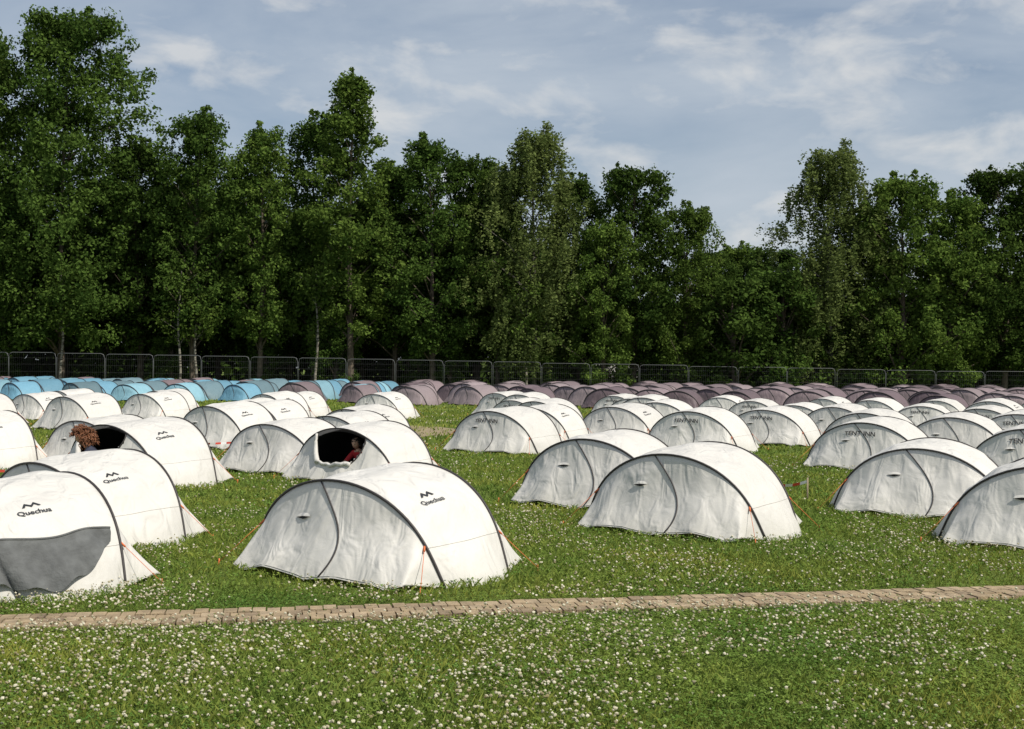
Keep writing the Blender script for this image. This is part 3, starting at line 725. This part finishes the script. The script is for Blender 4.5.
# ------------------------------------------------------------------ people
def skin_obj(name, J, E, labels, mats, sub=2):
    names = list(J); me = bpy.data.meshes.new(name)
    me.from_pydata([J[n][0] for n in names], [(names.index(a), names.index(b)) for a, b in E], [])
    ob = bpy.data.objects.new(name, me); COL.objects.link(ob)
    ob.modifiers.new('s', 'SKIN')
    for i, n in enumerate(names):
        sv = me.skin_vertices[0].data[i]; r = J[n][1]; sv.radius = (r, r) if not hasattr(r, '__len__') else r; sv.use_root = (i == 0)
    sb = ob.modifiers.new('u', 'SUBSURF'); sb.levels = sub; sb.render_levels = sub
    dg = bpy.context.evaluated_depsgraph_get(); dg.update()
    m2 = bpy.data.meshes.new_from_object(ob.evaluated_get(dg)); bpy.data.objects.remove(ob)
    m2.materials.clear()
    for m_ in mats: m2.materials.append(m_)
    segs = [(Vector(J[a][0]), Vector(J[b][0]), max(J[a][2], J[b][2])) for a, b in E]
    for p_ in m2.polygons:
        c = p_.center; best = 1e9
        for a, b, mi in segs:
            ab = b-a; t = max(0, min(1, (c-a).dot(ab)/ab.length_squared)); d = (c-(a+ab*t)).length
            if d < best: best = d; p_.material_index = mi
        p_.use_smooth = True
    return m2
skin = simple_mat('skin', (0.55, 0.33, 0.23), 0.5, noise=0.06)
def person(loc, rz, shirt, pants, haircol, curly, sc=1.0):
    e = bpy.data.objects.new('person', None); COL.objects.link(e); e.location = loc; e.rotation_euler = (0, 0, rz); e.scale = (sc,)*3
    ms = [shirt, pants, skin]
    J = {'pelvis': ((0, 0.10, 0.16), (0.15, 0.12), 1), 'belly': ((0, 0.03, 0.32), (0.14, 0.11), 0), 'chest': ((0, -0.08, 0.47), (0.155, 0.115), 0),
         'neck0': ((0, -0.15, 0.57), 0.06, 0), 'neck': ((0, -0.19, 0.63), 0.05, 2)}
    E = [('pelvis', 'belly'), ('belly', 'chest'), ('chest', 'neck0'), ('neck0', 'neck')]
    for sg, n in ((1, 'r'), (-1, 'l')):
        J['sh'+n] = ((sg*0.17, -0.11, 0.52), 0.065, 0); J['el'+n] = ((sg*0.24, -0.28, 0.34), 0.045, 0); J['fo'+n] = ((sg*0.20, -0.38, 0.32), 0.037, 2); J['wr'+n] = ((sg*0.15, -0.47, 0.32), 0.028, 2)
        J['hip'+n] = ((sg*0.10, 0.05, 0.13), 0.095, 1); J['kn'+n] = ((sg*0.18, -0.34, 0.32), 0.065, 1); J['an'+n] = ((sg*0.15, -0.52, 0.08), 0.042, 1); J['to'+n] = ((sg*0.16, -0.68, 0.05), 0.038, 1)
        E += [('chest', 'sh'+n), ('sh'+n, 'el'+n), ('el'+n, 'fo'+n), ('fo'+n, 'wr'+n), ('pelvis', 'hip'+n), ('hip'+n, 'kn'+n), ('kn'+n, 'an'+n), ('an'+n, 'to'+n)]
        wv = Vector(J['wr'+n][0]); HJ = {'w': (tuple(wv), 0.026, 0), 'p': (tuple(wv+Vector((-sg*0.02, -0.06, -0.01))), (0.036, 0.018), 0)}; HE = [('w', 'p')]
        for fi, (fx, ln) in enumerate(((-0.03, 0.07), (-0.01, 0.08), (0.01, 0.075), (0.03, 0.06))):
            b0 = wv+Vector((-sg*0.02+fx, -0.09, -0.012)); m0 = b0+Vector((0, -ln*0.5, -0.008)); t0 = m0+Vector((0, -ln*0.35, -0.03))
            HJ['a%d' % fi] = (tuple(b0), 0.009, 0); HJ['b%d' % fi] = (tuple(m0), 0.008, 0); HJ['c%d' % fi] = (tuple(t0), 0.007, 0); HE += [('p', 'a%d' % fi), ('a%d' % fi, 'b%d' % fi), ('b%d' % fi, 'c%d' % fi)]
        t1 = wv+Vector((-sg*0.055, -0.05, -0.01)); t2 = t1+Vector((-sg*0.02, -0.035, -0.01)); HJ['t1'] = (tuple(t1), 0.011, 0); HJ['t2'] = (tuple(t2), 0.009, 0); HE += [('w', 't1'), ('t1', 't2')]
        put('hand', skin_obj('hand', HJ, HE, None, [skin], 1), parent=e)
    put('body', skin_obj('body', J, E, None, ms), parent=e)
    bmh = bmesh.new(); bmesh.ops.create_uvsphere(bmh, u_segments=28, v_segments=20, radius=1)
    for v_ in bmh.verts:
        x, y, z = v_.co; jaw = max(0, -z)
        nx = x*0.078*(1-0.25*jaw**1.5); ny = y*0.098*(1-0.1*jaw)-0.012*jaw; nz = z*0.118
        if y < 0:
            ny -= 0.020*math.exp(-((x/0.16)**2+((z+0.12)/0.2)**2)); ny += 0.010*math.exp(-(((abs(x)-0.38)/0.16)**2+((z-0.05)/0.13)**2)); ny -= 0.006*math.exp(-((x/0.3)**2+((z+0.52)/0.08)**2))
        v_.co = (nx, ny, nz)
    mh = bpy.data.meshes.new('head'); bmh.to_mesh(mh); bmh.free(); mh.materials.append(skin); mh.polygons.foreach_set('use_smooth', [True]*len(mh.polygons))
    hc = Vector((0, -0.235, 0.735)); ho = put('head', mh, hc, parent=e); ho.rotation_euler = (R(18), 0, 0)
    f = MB(); eye = simple_mat('eye_dark', (0.03, 0.02, 0.02), 0.2); lip = simple_mat('lip', (0.4, 0.14, 0.12), 0.5)
    for sg in (1, -1):
        f.tube([(sg*0.022, -0.088, 0.006), (sg*0.040, -0.083, 0.006)], 0.006, 0, 6)
        f.tube([(sg*0.080, 0.012, 0.02), (sg*0.086, 0.016, 0), (sg*0.079, 0.008, -0.025)], 0.012, 2, 6)
    f.tube([(-0.022, -0.093, -0.062), (0, -0.099, -0.060), (0.022, -0.093, -0.062)], 0.005, 1, 6)
    fo = put('face', f.mesh('face', [eye, lip, skin]), hc, parent=e); fo.rotation_euler = (R(18), 0, 0)
    hm = simple_mat('hair', haircol, 0.6, noise=0.5, nscale=30); h = MB(); rr = random.Random(4)
    cnt = 640 if curly else 260
    for _ in range(cnt):
        d = Vector((rr.gauss(0, 1), rr.gauss(0, 1), rr.gauss(0, 1))).normalized()
        if d.y < -0.35 and d.z < 0.45: continue
        if d.z < -0.6: continue
        b0 = Vector((d.x*0.078, d.y*0.098, d.z*0.118)); pts = []
        if curly:
            ln = rr.uniform(0.05, 0.15); u = d.orthogonal().normalized(); w2 = d.cross(u); p0 = rr.uniform(0, 6)
            for k in range(11): pts.append(b0+d*ln*k/10+(u*math.cos(p0+k*1.3)+w2*math.sin(p0+k*1.3))*0.018+Vector((0, 0, -0.06*(k/10)**2)))
            h.tube(pts, 0.009, 0, 4, 0.006)
        else:
            for k in range(5): q = b0*(1.06)+Vector((d.x*0.01*k, 0.012*k, -0.022*k)); pts.append(q)
            h.tube(pts, 0.013, 0, 5, 0.006)
    hh = put('hair', h.mesh('hair', [hm]), hc, parent=e); hh.rotation_euler = (R(18), 0, 0)
    return e
navy = simple_mat('cloth_navy', (0.03, 0.035, 0.06), 0.9); red = simple_mat('cloth_red', (0.45, 0.02, 0.025), 0.85); jean = simple_mat('cloth_jean', (0.06, 0.08, 0.14), 0.9)
person((-6.18, 17.95, 0.04), R(-75), navy, jean, (0.17, 0.065, 0.027), True, 0.95)
person((-2.35, 19.05, 0.04), R(-30), red, jean, (0.02, 0.015, 0.012), False, 0.78)
print('objects', len(bpy.data.objects))
